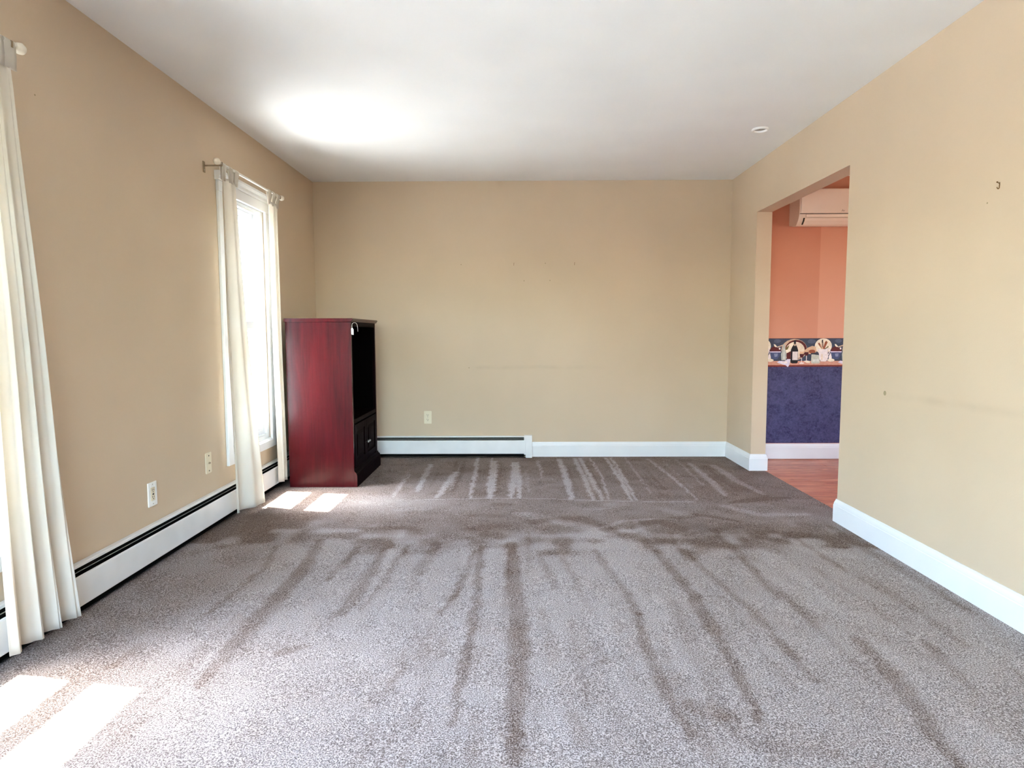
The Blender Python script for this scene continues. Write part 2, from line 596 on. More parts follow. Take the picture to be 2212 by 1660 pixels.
def seg_mask(pts, w):
    best = np.full(GX.shape, 9.0)
    tot = len(pts) - 1
    for i, (p, q) in enumerate(zip(pts, pts[1:])):
        dx, dy = q[0] - p[0], q[1] - p[1]
        t = np.clip(((WX - p[0]) * dx + (WY - p[1]) * dy) / (dx * dx + dy * dy + 1e-9), 0, 1)
        d = np.hypot(WX - p[0] - t * dx, WY - p[1] - t * dy)
        u = (i + t) / tot
        best = np.minimum(best, d / (w * 0.5 * (0.55 + 0.45 * np.sin(np.pi * np.clip(u * 0.8 + 0.15, 0, 1)))))
    return sstep(1.5 - best, 0.0, 1.0)


edge = 3.25 + (n_a - 0.5) * 0.5 + (n_b - 0.5) * 0.25
pile = 0.80 - 0.50 * sstep(GY, edge - 0.12, edge + 0.25)         # brushed light in front, brown band behind
pile += -0.05 * sstep(GY, 4.12, 4.18) - 0.10 * sstep(GX, 0.2, 1.5) * (GY < 3.4) + (n_b - 0.5) * 0.16 + (n_a - 0.5) * 0.16
pile -= 0.42 * sstep(-GX, 0.95 + 0.25 * (n_b - 0.5), 1.45) * (0.8 + 0.2 * sstep(GY, 1.75, 2.3)) * (1 - sstep(GY, 3.7, 3.9))  # shade along the window wall, painted into the carpet tone
for pts, w, s in DARK:
    pile -= 0.5 * s * seg_mask(pts, w * 1.3)
for pts, w, s in LIGHT:
    pile += 0.72 * s * seg_mask(pts, w * 1.2)
pile += 0.42 * np.exp(-(((GX + 0.95) / 0.42) ** 2 + ((GY - 4.12) / 0.22) ** 2))  # window glare beside the cabinet, painted in as a paler patch
rl = np.random.default_rng(21)
for _ in range(46):
    xa, ya = rl.uniform(-1.2, 1.8), rl.uniform(1.3, 3.0)
    ln_, dr = rl.uniform(0.3, 0.9), rl.uniform(-0.07, 0.07)
    pile += rl.choice([-0.17, 0.13]) * seg_mask([(xa, ya), (xa + dr * ln_, ya + ln_)], rl.uniform(0.02, 0.06))
for _ in range(26):
    xa = rl.uniform(-0.9, 1.8)
    pile += rl.choice([-0.12, 0.16]) * seg_mask([(xa, rl.uniform(4.2, 4.5)), (xa + rl.uniform(-0.02, 0.02), rl.uniform(4.8, 5.5))], rl.uniform(0.012, 0.03))
for _ in range(26):
    xa, ya = rl.uniform(-1.0, 1.7), rl.uniform(3.2, 4.1)
    pile += rl.choice([-0.15, 0.15]) * seg_mask([(xa, ya), (xa + rl.uniform(-0.3, 0.3), ya + rl.uniform(-0.15, 0.15))], rl.uniform(0.05, 0.14))
pile = np.clip(pile, 0.02, 1.0)
relief = (n_c - 0.5) * 0.0022 + (n_a - 0.5) * 0.002 - 0.001
me = bpy.data.meshes.new('floor')
verts = np.stack([GX.ravel(), GY.ravel(), np.minimum(relief, 0.0).ravel()], 1)
idx = np.arange(nx * ny).reshape(ny, nx)
quads = np.stack([idx[:-1, :-1].ravel(), idx[:-1, 1:].ravel(), idx[1:, 1:].ravel(), idx[1:, :-1].ravel()], 1)
me.from_pydata(verts.tolist(), [], quads.tolist())
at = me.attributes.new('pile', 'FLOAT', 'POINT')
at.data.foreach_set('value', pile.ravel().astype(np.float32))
me.polygons.foreach_set('use_smooth', [True] * len(me.polygons))
me.materials.append(M['carpet'])
floor = bpy.data.objects.new('floor', me)
C.objects.link(floor)
tag(floor, 'grey-brown cut-pile carpet with brushed streaks', 'floor', kind='structure')

# dining room shell
wdb = tag(obj('wall_dining_back', B((XD, XDR, YDB, YDB + 0.12, -0.03, ZC)), M['peach']), 'peach papered dining room wall seen through the doorway', 'wall', kind='structure')
obj('wallpaper_lower', B((XD, XDR, YDB - 0.0008, YDB, 0.138, 0.822)), M['blue'], wdb, label='mottled indigo blue wallpaper below the border')
bmw = holed_wall('x', XDR, XDR + 0.15, YF, YB + 0.15, -0.03, ZC, [(3.2, 4.6, 0.6, 2.1)])
tag(obj('wall_dining_right', bmw, M['peach']), 'peach dining room wall with an added wide window, out of sight', 'wall', kind='structure')
tag(obj('wall_dining_front', B((XD, XDR, YDF - 0.1, YDF, -0.03, ZC)), M['peach']), 'peach dining room wall out of sight near the camera', 'wall', kind='structure')
fd = tag(obj('floor_dining', B((XL - TW, XDR, YF - 0.15, YB + 0.15, -0.14, -0.02)), M['slot']), 'reddish wood plank floor in the dining room', 'floor', kind='structure')
lengths = [1.25, 1.1, 1.35, 1.2]
plank_mesh = {}
row = 0
yy = YDB
while yy > 2.4:
    y1, y0 = yy, yy - 0.104
    x = XD
    first = 0.45 + 0.8 * random.random()
    while x < XDR - 0.01:
        L = first if x == XD else random.choice(lengths)
        x1 = min(x + L, XDR)
        key = round(x1 - x, 4)
        hw = (x1 - x) / 2 - 0.0012
        if key not in plank_mesh:
            pm = bpy.data.meshes.new('plank')
            b = B((-hw, hw, -0.0507, 0.0507, -0.012, 0.0))
            bmesh.ops.bevel(b, geom=[e for e in b.edges if all(v.co.z > -0.001 for v in e.verts)], offset=0.0012, segments=1, affect='EDGES')
            b.to_mesh(pm); b.free()
            pm.materials.append(M['oak'])
            plank_mesh[key] = pm
        po = bpy.data.objects.new('plank', plank_mesh[key])
        C.objects.link(po)
        po.parent = fd
        po.location = Vector(((x + x1) / 2, (y0 + y1) / 2, -0.006 + random.uniform(-0.0004, 0.0004))) - WO[fd.name]
        x = x1
    yy = y0
tag(obj('ground_outside', B((-14, XL - TW, -10, 16, -0.6, -0.45)), M['concrete']), 'pale concrete ground outside the windows', 'ground', kind='structure')

# ------------------------------------------------------------------ baseboards
BPROF = [(0, 0.0), (0.015, 0.0), (0.015, 0.098), (0.0125, 0.102), (0.0125, 0.106), (0.0105, 0.116), (0.0065, 0.125), (0.005, 0.134), (0, 0.134)]


def baseboards(path, names, mats):
    pts = [Vector((p[0], p[1])) for p in path]
    nrm = []
    for a, b in zip(pts, pts[1:]):
        d = (b - a).normalized()
        nrm.append(Vector((-d.y, d.x)))
    off = []
    for i in range(len(pts)):
        if i == 0: off.append(nrm[0])
        elif i == len(pts) - 1: off.append(nrm[-1])
        else:
            m = nrm[i - 1] + nrm[i]
            off.append(m / (m.dot(nrm[i])))
    out = []
    for i, (nm, mt) in enumerate(zip(names, mats)):
        if nm is None: continue
        bm = bmesh.new()
        A = [bm.verts.new((pts[i].x + off[i].x * d, pts[i].y + off[i].y * d, z)) for d, z in BPROF]
        Bq = [bm.verts.new((pts[i + 1].x + off[i + 1].x * d, pts[i + 1].y + off[i + 1].y * d, z)) for d, z in BPROF]
        n = len(A)
        for k_ in range(n):
            bm.faces.new((A[k_], A[(k_ + 1) % n], Bq[(k_ + 1) % n], Bq[k_]))
        bm.faces.new(A[::-1]); bm.faces.new(Bq)
        out.append((nm, bm, mt))
    return out


T = M['trim']
runs = baseboards([(XD, YDB), (XD, OY1), (XR, OY1), (XR, YB), (0.128, YB)], ['baseboard_dining_left', 'baseboard_jamb', 'baseboard_right_far', 'baseboard_back'], [T] * 4)
runs += baseboards([(XR, YF), (XR, OY0), (XD, OY0), (XD, YDF)], ['baseboard_right', 'baseboard_jamb_near', 'baseboard_dining_near'], [T] * 3)
runs += baseboards([(XDR, YDB), (XD, YDB)], ['baseboard_dining_back'], [T])
BL = {'baseboard_dining_left': 'white baseboard beside the doorway inside the dining room', 'baseboard_jamb': 'short white baseboard across the far doorway jamb',
      'baseboard_right_far': 'white baseboard between the end wall corner and the doorway', 'baseboard_back': 'white baseboard on the end wall beside the heater',
      'baseboard_right': 'long white baseboard running along the wall towards the camera', 'baseboard_jamb_near': 'short white baseboard end wrapped around the near doorway jamb',
      'baseboard_dining_near': 'white baseboard on the hidden side of the doorway wall', 'baseboard_dining_back': 'white baseboard under the blue wallpaper'}
for nm, bm, mt in runs:
    tag(obj(nm, bm, mt), BL[nm], 'baseboard', kind='structure')


# ------------------------------------------------------------------ windows
def ring(y0, y1, z0, z1, wl_, wr, wb, wt, x0, x1):
    return B((x0, x1, y0, y0 + wl_, z0, z1), (x0, x1, y1 - wr, y1, z0, z1), (x0, x1, y0 + wl_, y1 - wr, z0, z0 + wb), (x0, x1, y0 + wl_, y1 - wr, z1 - wt, z1))


def make_window(name, c, label):
    w = thing(name, (XL, c, WZ0), label, 'window', kind='structure')
    a0, a1 = c - WHW, c + WHW
    X = XL
    for s, (y0, y1) in (('l', (a0 - 0.06, a0 + 0.004)), ('r', (a1 - 0.004, a1 + 0.06))):
        o = obj('casing', B((X, X + 0.018, y0, y1, 0.30, 1.966)), M['trim'], w, bevel=0.003)
    # head casing with stacked crown mouldings
    obj('head_casing', B((X, X + 0.02, a0 - 0.06, a1 + 0.06, 1.966, 2.03)), M['trim'], w, bevel=0.002)
    crown = [(X, 2.03), (X + 0.024, 2.03), (X + 0.026, 2.036), (X + 0.03, 2.04), (X + 0.032, 2.055), (X + 0.04, 2.066), (X + 0.043, 2.07), (X + 0.043, 2.084), (X, 2.084)]
    obj('crown_moulding', prism(crown, 'y', a0 - 0.072, a1 + 0.072), M['trim'], w)
    sill = [(X, 0.30), (X + 0.018, 0.30), (X + 0.019, 0.352), (X + 0.012, 0.362), (X - 0.03, 0.374), (X - 0.03, 0.30)]
    obj('sill', prism([(p[0], p[1]) for p in sill[:5]] + [(X - 0.03, 0.361), (X, 0.361)], 'y', a0 - 0.0, a1 + 0.0), M['trim'], w)
    # replacement vinyl frame
    obj('frame', ring(a0, a1, WZ0, WZ1, 0.045, 0.045, 0.035, 0.035, X - 0.13, X - 0.006), M['vinyl'], w, bevel=0.003)
    obj('stop', ring(a0 + 0.045, a1 - 0.045, WZ0 + 0.035, WZ1 - 0.035, 0.008, 0.008, 0.008, 0.008, X - 0.018, X - 0.008), M['vinyl'], w)
    g0, g1 = a0 + 0.05, a1 - 0.05
    lo = obj('lower_sash', ring(g0, g1, 0.397, 1.20, 0.042, 0.042, 0.04, 0.05, X - 0.05, X - 0.02), M['vinyl'], w, bevel=0.003)
    obj('pane', B((X - 0.038, X - 0.034, g0 + 0.04, g1 - 0.04, 0.435, 1.152)), M['glass'], lo)
    obj('glazing_bead', ring(g0 + 0.042, g1 - 0.042, 0.437, 1.15, 0.008, 0.008, 0.008, 0.008, X - 0.032, X - 0.024), M['vinyl'], lo)
    obj('sash_lock', B((X - 0.05, X - 0.022, c - 0.03, c + 0.03, 1.20, 1.212)), M['vinyl'], lo, bevel=0.003)
    up = obj('upper_sash', ring(g0, g1, 1.145, 1.945, 0.042, 0.042, 0.055, 0.042, X - 0.095, X - 0.06), M['vinyl'], w, bevel=0.003)
    obj('pane', B((X - 0.08, X - 0.076, g0 + 0.04, g1 - 0.04, 1.198, 1.905)), M['glass'], up)
    obj('glazing_bead', ring(g0 + 0.042, g1 - 0.042, 1.20, 1.903, 0.008, 0.008, 0.008, 0.008, X - 0.074, X - 0.064), M['vinyl'], up)
    return w


make_window('window_1', WIN_Y[0], 'white double-hung window hidden behind the nearest curtain')
make_window('window_2', WIN_Y[1], 'white double-hung window between the two curtain panels')
w4 = thing('added_window_3', (-0.5, YF, 0.3), 'unseen wide white window added behind the camera for fill light', 'window', kind='structure')  # unseen window, added to bring fill light into the room
bm = B((-1.7, -1.65, YF - 0.1, YF, 0.3, 2.2), (0.65, 0.7, YF - 0.1, YF, 0.3, 2.2), (-1.65, 0.65, YF - 0.1, YF, 0.3, 0.35), (-1.65, 0.65, YF - 0.1, YF, 2.15, 2.2), (-0.53, -0.47, YF - 0.1, YF, 0.35, 2.15))
obj('frame', bm, M['vinyl'], w4)
for a, b_ in ((-1.65, -0.53), (-0.47, 0.65)):
    obj('pane', B((a, b_, YF - 0.055, YF - 0.05, 0.35, 2.15)), M['glass'], w4)
w5 = thing('added_window_4', (XDR, 3.9, 0.4), 'wide white window added to light the dining room, out of sight', 'window', kind='structure')  # unseen window, added so daylight reaches the dining room
bm = B((XDR + 0.02, XDR + 0.12, 3.2, 3.25, 0.6, 2.1), (XDR + 0.02, XDR + 0.12, 4.55, 4.6, 0.6, 2.1), (XDR + 0.02, XDR + 0.12, 3.25, 4.55, 0.6, 0.65), (XDR + 0.02, XDR + 0.12, 3.25, 4.55, 2.05, 2.1), (XDR + 0.02, XDR + 0.12, 3.87, 3.93, 0.65, 2.05))
obj('frame', bm, M['vinyl'], w5)
for a, b in ((3.25, 3.87), (3.93, 4.55)):
    obj('pane', B((XDR + 0.06, XDR + 0.065, a, b, 0.65, 2.05)), M['glass'], w5)


# ------------------------------------------------------------------ baseboard heaters
def heater(axis, wall, s0, s1, panel0, panel1, label, cap_hi):
    """heater along a wall; d is the distance from the wall"""
    if axis == 'y':
        loc, P = (wall, s0, 0), (lambda d, z: (wall + d, z))
    else:
        loc, P = (s0, wall, 0), (lambda d, z: (wall - d, z))
    h = thing('heater', loc, label, 'heater')
    e1 = cap_hi[0] if cap_hi else s1

    def run(name, prof, a, b, mat, **k):
        return obj(name, prism([P(d, z) for d, z in prof], axis, a, b), mat, h, **k)
    run('back_panel', [(0, 0.01), (0.004, 0.01), (0.004, 0.186), (0, 0.186)], s0, s1, M['heater_dark'])
    run('top_hood', [(0, 0.187), (0.004, 0.192), (0.028, 0.192), (0.031, 0.190), (0.031, 0.180), (0.029, 0.180), (0.029, 0.188), (0.0, 0.184)], s0, s1, M['heater'])
    run('damper', [(0.033, 0.164), (0.042, 0.1715), (0.043, 0.1705), (0.034, 0.163)], s0, e1, M['damper'])
    run('front_panel', [(0.056, 0.036), (0.059, 0.036), (0.0605, 0.040), (0.0605, 0.152), (0.058, 0.157), (0.052, 0.158), (0.052, 0.1555), (0.0575, 0.154), (0.0575, 0.040), (0.056, 0.038)], panel0, panel1, M['heater'])
    mid = (s0 + s1) / 2
    p0, p1 = ((wall + 0.03, s0, 0.075), (wall + 0.03, s1, 0.075)) if axis == 'y' else ((s0, wall - 0.03, 0.075), (s1, wall - 0.03, 0.075))
    obj('copper_pipe', tube([p0, p1], 0.011), M['copper'], h, smooth=True)
    run('fin_block', [(0.008, 0.045), (0.05, 0.045), (0.05, 0.125), (0.008, 0.125)], s0 + 0.12, e1 - 0.12, M['heater_dark'])
    run('bottom_rail', [(0.004, 0.008), (0.05, 0.010), (0.05, 0.014), (0.004, 0.012)], s0, e1, M['heater_dark'])
    if cap_hi:
        a, b = cap_hi
        cp = [(0, 0), (0.05, 0.0), (0.064, 0.0), (0.064, 0.158), (0.058, 0.166), (0.040, 0.196), (0.034, 0.198), (0, 0.198)]
        up = [(0, 0.029), (0.064, 0.029), (0.064, 0.158), (0.058, 0.166), (0.040, 0.196), (0.034, 0.198), (0, 0.198)]
        obj('end_cap', prism([P(d, z) for d, z in up], axis, a, a + 0.014), M['heater'], h)
        run('end_cap', cp, a + 0.014, b, M['heater'], bevel=0.002)
    return h


heater('y', XL, -1.2, YB - 0.07, -1.2, YB - 0.07, 'long white baseboard heater along the window wall', None)
heater('x', YB, -1.72, 0.126, -1.31, 0.06, 'short white baseboard heater on the end wall beside the cabinet', (0.054, 0.126))


# ------------------------------------------------------------------ curtain rods and curtains
RODX, RODZ = XL + 0.098, 2.088


def curtain_rod(y0, y1, label):
    r = thing('curtain_rod', (RODX, (y0 + y1) / 2, RODZ), label, 'curtain rod', 'white curtain rods')
    obj('rod', tube([(RODX, y0, RODZ), (RODX, y1, RODZ)], 0.0075, 12), M['rod'], r, smooth=True)
    for s, y in ((-1, y0), (1, y1)):
        prof = [(0.0075, 0.0), (0.011, 0.003), (0.011, 0.008), (0.007, 0.011), (0.010, 0.016), (0.0165, 0.023), (0.0195, 0.034), (0.0165, 0.045), (0.009, 0.052), (0.001, 0.054)]
        obj('finial', lathe([(q, s * h) for q, h in prof], (RODX, y, RODZ), 'y', 20), M['finial'], r, smooth=True)
        yb = y - s * 0.012
        b = obj('bracket', B((XL, XL + 0.004, yb - 0.011, yb + 0.011, RODZ - 0.05, RODZ + 0.012), (XL + 0.004, RODX + 0.008, yb - 0.004, yb + 0.004, RODZ - 0.016, RODZ - 0.009), (RODX + 0.008, RODX + 0.011, yb - 0.004, yb + 0.004, RODZ - 0.016, RODZ + 0.006)), M['bracket'], r)
        obj('screw', lathe([(0.004, 0.0), (0.003, 0.002)], (XL + 0.004, yb, RODZ - 0.036), 'x', 10), M['steel'], b)
    return r


curtain_rod(3.672, 4.585, 'white curtain rod above the window beside the cabinet')
curtain_rod(1.257, 2.19, 'white curtain rod cut off at the frame edge over the nearest curtain')


def curtain(label, top, bot, zbot, xbot, nf, amp, phase, tabs, seed, header=2.03):
    r = random.Random(seed)
    yc = (top[0] + top[1]) / 2
    c = thing('curtain', (RODX, yc, zbot), label, 'curtain', 'cream tab-top curtains')
    NU, NTT = 120, 56
    ph = [r.uniform(0, 6.28) for _ in range(5)]
    bm = bmesh.new()
    rows = []
    for j in range(NTT + 1):
        t = j / NTT
        e = t ** 1.15
        a0 = top[0] + (bot[0] - top[0]) * e
        a1 = top[1] + (bot[1] - top[1]) * e
        row = []
        for i in range(NU + 1):
            u = i / NU
            # folds: rounded ridges with sharper valleys, drifting a little down the drop
            w = u * nf * 2 * math.pi + phase + 0.5 * math.sin(2.2 * t + ph[0]) + 0.9 * math.sin(u * 5 + ph[1])
            f = math.sin(w) + 0.28 * math.sin(2 * w + ph[2]) + 0.2 * math.sin(3.1 * w * (0.9 + 0.1 * t) + ph[3])
            am = amp * (0.55 + 0.55 * t) * (1 if t > 0.05 else 0.6 + 8 * t)
            xo = RODX + (xbot[0] + (xbot[1] - xbot[0]) * u - RODX) * e + am * f
            xo = max(xo, XL + 0.068)
            yo = a0 + (a1 - a0) * u + 0.35 * am * math.cos(w) + 0.004 * math.sin(9 * t + ph[4])
            zz = header + (zbot - header) * t
            if j == 0:
                zz -= 0.012 * abs(math.sin(u * math.pi * (tabs - 1)))
            row.append(bm.verts.new((xo, yo, zz)))
        rows.append(row)
    for p, q in zip(rows, rows[1:]):
        for i in range(NU):
            bm.faces.new((p[i], p[i + 1], q[i + 1], q[i]))
    topline = [v.co.copy() for v in rows[0]]
    o = obj('drape', bm, M['curtain'], c, smooth=True)
    s = o.modifiers.new('cloth', 'SOLIDIFY')
    s.thickness = 0.0016
    # tabs looped over the rod
    for k_ in range(tabs):
        u = 0.06 + 0.88 * k_ / (tabs - 1)
        ym = top[0] + (top[1] - top[0]) * u
        hw = 0.026
        tp = topline[min(NU, int(round(u * NU)))]
        prof = [(tp.x + 0.002, header - 0.03), (tp.x + 0.004, header + 0.01), (RODX + 0.0095, RODZ - 0.012)]
        for q in range(9):
            a = -0.2 + (math.pi + 0.4) * q / 8
            prof.append((RODX + 0.0105 * math.cos(a), RODZ + 0.0105 * math.sin(a)))
        prof += [(RODX - 0.0095, RODZ - 0.012), (tp.x - 0.003, header + 0.01), (tp.x - 0.002, header - 0.03)]
        bm = bmesh.new()
        g = []
        for i, (x, z) in enumerate(prof):
            pinch = 0.8 if 3 <= i <= 11 else 1.0
            g.append([bm.verts.new((x, ym + (v - 1) * hw * pinch + 0.004 * math.sin(3 * v + k_), z)) for v in (0, 0.5, 1, 1.5, 2)])
        for p, q in zip(g, g[1:]):
            for i in range(4):
                bm.faces.new((p[i], p[i + 1], q[i + 1], q[i]))
        tb = obj('tab', bm, M['curtain'], c, smooth=True)
        s = tb.modifiers.new('cloth', 'SOLIDIFY')
        s.thickness = 0.0014
    return c


curtain('cream curtain cut off by the edge of the frame, nearest to the camera', (1.995, 2.178), (2.0, 2.318), 0.042, (-1.70, -1.69), 3.2, 0.021, 0.6, 4, 3)
curtain('cream curtain panel hanging on the wall-outlet side of the window', (3.70, 3.885), (3.715, 3.995), 0.035, (-1.70, -1.63), 1.35, 0.020, 2.6, 3, 8)
curtain('narrow cream curtain panel hanging next to the dark red cabinet', (4.375, 4.545), (4.415, 4.545), 0.055, (-1.70, -1.705), 1.6, 0.015, 0.4, 3, 12)

# ------------------------------------------------------------------ cabinet
CX0, CX1, CY0, CY1 = -1.66, -1.19, 4.50, 5.27
cab = thing('cabinet', ((CX0 + CX1) / 2, (CY0 + CY1) / 2, 0), 'dark red mahogany entertainment cabinet standing in the far corner', 'cabinet')
MH, MD = M['mahogany'], M['mahogany_shaded']
obj('side_panel', B((CX0, CX1, CY0, CY0 + 0.02, 0.0, 1.197)), MH, cab, bevel=0.0015)
obj('side_panel', B((CX0, CX1, CY1 - 0.02, CY1, 0.0, 1.197)), MH, cab, bevel=0.0015)
for ya, yb in ((CY0 + 0.02, CY0 + 0.022), (CY1 - 0.022, CY1 - 0.02)):
    obj('inside_shade', B((CX0 + 0.01, CX1 - 0.021, ya, yb, 0.12, 1.19)), M['cabinet_inside_shade'], cab)  # thin black sheets standing in for the shade inside
obj('inside_shade', B((CX0 + 0.01, CX1 - 0.021, CY0 + 0.022, CY1 - 0.022, 1.19, 1.196)), M['cabinet_inside_shade'], cab)
obj('back_panel', B((CX0 + 0.002, CX0 + 0.008, CY0 + 0.02, CY1 - 0.02, 0.02, 1.195)), M['cabinet_inside_shade'], cab)
topp = [(CX0 - 0.004, 1.197), (CX1 + 0.006, 1.197), (CX1 + 0.010, 1.201), (CX1 + 0.011, 1.206), (CX1 + 0.018, 1.211), (CX1 + 0.018, 1.219), (CX1 + 0.015, 1.223), (CX0 - 0.004, 1.223)]
obj('top', prism(topp, 'y', CY0 - 0.012, CY1 + 0.014), MH, cab, bevel=0.003)
obj('top_rail', B((CX1 - 0.02, CX1, CY0 + 0.02, CY1 - 0.02, 1.165, 1.197)), MD, cab, bevel=0.0015)
for y0, y1 in ((CY0 + 0.02, CY0 + 0.036), (CY1 - 0.036, CY1 - 0.02)):
    obj('stile', B((CX1 - 0.02, CX1, y0, y1, 0.12, 1.165)), MD, cab, bevel=0.0015)
obj('shelf', B((CX0 + 0.01, CX1 - 0.001, CY0 + 0.02, CY1 - 0.02, 0.457, 0.488)), MD, cab, bevel=0.002)
obj('bottom_deck', B((CX0 + 0.01, CX1 - 0.02, CY0 + 0.02, CY1 - 0.02, 0.10, 0.12)), MD, cab)
ym = (CY0 + CY1) / 2
for s, y0, y1 in ((1, CY0 + 0.038, ym - 0.0015), (-1, ym + 0.0015, CY1 - 0.038)):
    d = obj('door', ring(y0, y1, 0.13, 0.448, 0.05, 0.05, 0.05, 0.05, CX1 - 0.016, CX1 + 0.003), MD, cab, bevel=0.002)
    obj('door_panel', B((CX1 - 0.014, CX1 - 0.006, y0 + 0.05, y1 - 0.05, 0.18, 0.398)), MD, d)
    p = [(y0 + 0.062, 0.192), (y1 - 0.062, 0.192), (y1 - 0.062, 0.386), (y0 + 0.062, 0.386)]
    q = [(y0 + 0.085, 0.215), (y1 - 0.085, 0.215), (y1 - 0.085, 0.363), (y0 + 0.085, 0.363)]
    bm = bmesh.new()
    A = [bm.verts.new((CX1 - 0.006, a, b)) for a, b in p]
    Bq = [bm.verts.new((CX1 + 0.001, a, b)) for a, b in q]
    bm.faces.new(Bq)
    for i in range(4):
        bm.faces.new((A[i], A[(i + 1) % 4], Bq[(i + 1) % 4], Bq[i]))
    obj('raised_field', bm, MD, d)
    yk = (y1 - 0.022) if s == 1 else (y0 + 0.022)
    obj('knob', lathe([(0.004, 0.0), (0.004, 0.010), (0.009, 0.015), (0.011, 0.020), (0.008, 0.026), (0.001, 0.028)], (CX1 + 0.003, yk, 0.275), 'x', 16), M['steel'], d, smooth=True, label='small round metal knob')
plinth = [(CX1, 0.0), (CX1 + 0.022, 0.0), (CX1 + 0.022, 0.088), (CX1 + 0.016, 0.092), (CX1 + 0.019, 0.097), (CX1 + 0.012, 0.106), (CX1 + 0.004, 0.112), (CX1 + 0.001, 0.124), (CX1, 0.124)]
obj('plinth', prism(plinth, 'y', CY0 + 0.003, CY1 + 0.012), MD, cab)
obj('plinth_end', prism(plinth, 'y', CY0, CY0 + 0.003), MH, cab)

tg = thing('hang_tag', (CX1 + 0.012, CY0 - 0.004, 1.105), 'small white paper tag hooked over the top corner of the cabinet', 'tag')
pts = [(-1.187, 1.108), (-1.171, 1.105), (-1.171, 1.143), (-1.180, 1.158), (-1.187, 1.150)]
obj('card', prism([(x, z) for x, z in pts], 'y', CY0 + 0.003, CY0 + 0.004), M['paper'], tg)
obj('hook', tube([(-1.181, CY0 + 0.003, 1.152), (-1.181, CY0 + 0.004, 1.175), (-1.178, CY0 + 0.006, 1.186), (-1.168, CY0 + 0.01, 1.192), (-1.156, CY0 + 0.014, 1.190), (-1.148, CY0 + 0.018, 1.178), (-1.145, CY0 + 0.02, 1.155), (-1.144, CY0 + 0.02, 1.128)], 0.0014, 6), M['wire'], tg, smooth=True)

# ------------------------------------------------------------------ outlets and plates
def plate_pts(w, h, r=0.006):
    out = []
    for cx, cz, a0 in ((w / 2 - r, h / 2 - r, 0), (-w / 2 + r, h / 2 - r, 90), (-w / 2 + r, -h / 2 + r, 180), (w / 2 - r, -h / 2 + r, 270)):
        for k_ in range(4):
            a = math.radians(a0 + 30 * k_)
            out.append((cx + r * math.cos(a), cz + r * math.sin(a)))
    return out


# duplex outlet on the end wall
o = thing('wall_outlet', (-0.812, YB, 0.30), 'ivory duplex wall outlet on the end wall above the short heater', 'outlet')
obj('plate', prism([(-0.812 + a, 0.359 + b) for a, b in plate_pts(0.068, 0.116)], 'y', YB - 0.005, YB), M['ivory'], o, bevel=0.0015)
for dz in (0.021, -0.021):
    f = obj('receptacle', prism([(-0.812 + a, 0.359 + dz + b) for a, b in plate_pts(0.032, 0.030, 0.010)], 'y', YB - 0.0075, YB - 0.004), M['ivory'], o)
    for dx, hh in ((-0.0065, 0.009), (0.0065, 0.007)):
        obj('slot', B((-0.812 + dx - 0.0012, -0.812 + dx + 0.0012, YB - 0.0079, YB - 0.0072, 0.359 + dz - 0.001, 0.359 + dz - 0.001 + hh)), M['slot'], f)
    obj('ground_hole', lathe([(0.0028, -0.0079), (0.0028, -0.0070)], (-0.812, YB, 0.359 + dz - 0.008), 'y', 10), M['slot'], f)
obj('screw', lathe([(0.003, -0.0065), (0.003, -0.004)], (-0.812, YB, 0.359), 'y', 10), M['steel'], o)

# decorator-style outlet on the window wall
yo, zo = 3.022, 0.333
o = thing('wall_outlet', (XL, yo, zo - 0.058), 'white rectangular wall outlet low between the two curtains', 'outlet')
obj('plate', ring(yo - 0.036, yo + 0.036, zo - 0.059, zo + 0.059, 0.019, 0.019, 0.026, 0.026, XL, XL + 0.006), M['white_plastic'], o, bevel=0.0015)
ins = obj('receptacle', B((XL, XL + 0.0075, yo - 0.0165, yo + 0.0165, zo - 0.0325, zo + 0.0325)), M['ivory'], o, bevel=0.001)
for dz in (0.017, -0.017):
    for dy, hh in ((-0.0065, 0.009), (0.0065, 0.007)):
        obj('slot', B((XL + 0.007, XL + 0.0079, yo + dy - 0.0013, yo + dy + 0.0013, zo + dz, zo + dz + hh)), M['slot'], ins)
    obj('ground_hole', lathe([(0.0028, 0.007), (0.0028, 0.0079)], (XL, yo, zo + dz - 0.006), 'x', 10), M['slot'], ins)
obj('test_button', B((XL + 0.007, XL + 0.0085, yo - 0.006, yo + 0.006, zo - 0.003, zo + 0.003)), M['slot'], ins)
for dz in (0.048, -0.048):
    obj('screw', lathe([(0.003, 0.005), (0.003, 0.0068)], (XL, yo, zo + dz), 'x', 10), M['steel'], o)

# cable plate
yo, zo = 3.588, 0.370
o = thing('cable_plate', (XL, yo, zo - 0.06), 'ivory cable wall plate with three dark dots beside the window curtain', 'wall plate')
obj('plate', prism([(yo + a, zo + b) for a, b in plate_pts(0.066, 0.122)], 'x', XL, XL + 0.006), M['ivory'], o, bevel=0.0015)
for dz in (0.042, -0.046):
    obj('screw', lathe([(0.0042, 0.005), (0.0042, 0.0072)], (XL, yo, zo + dz), 'x', 12), M['slot'], o)
obj('cable_socket', lathe([(0.0062, 0.005), (0.0062, 0.008), (0.0045, 0.008), (0.0045, 0.015)], (XL, yo, zo), 'x', 12), M['bracket'], o)

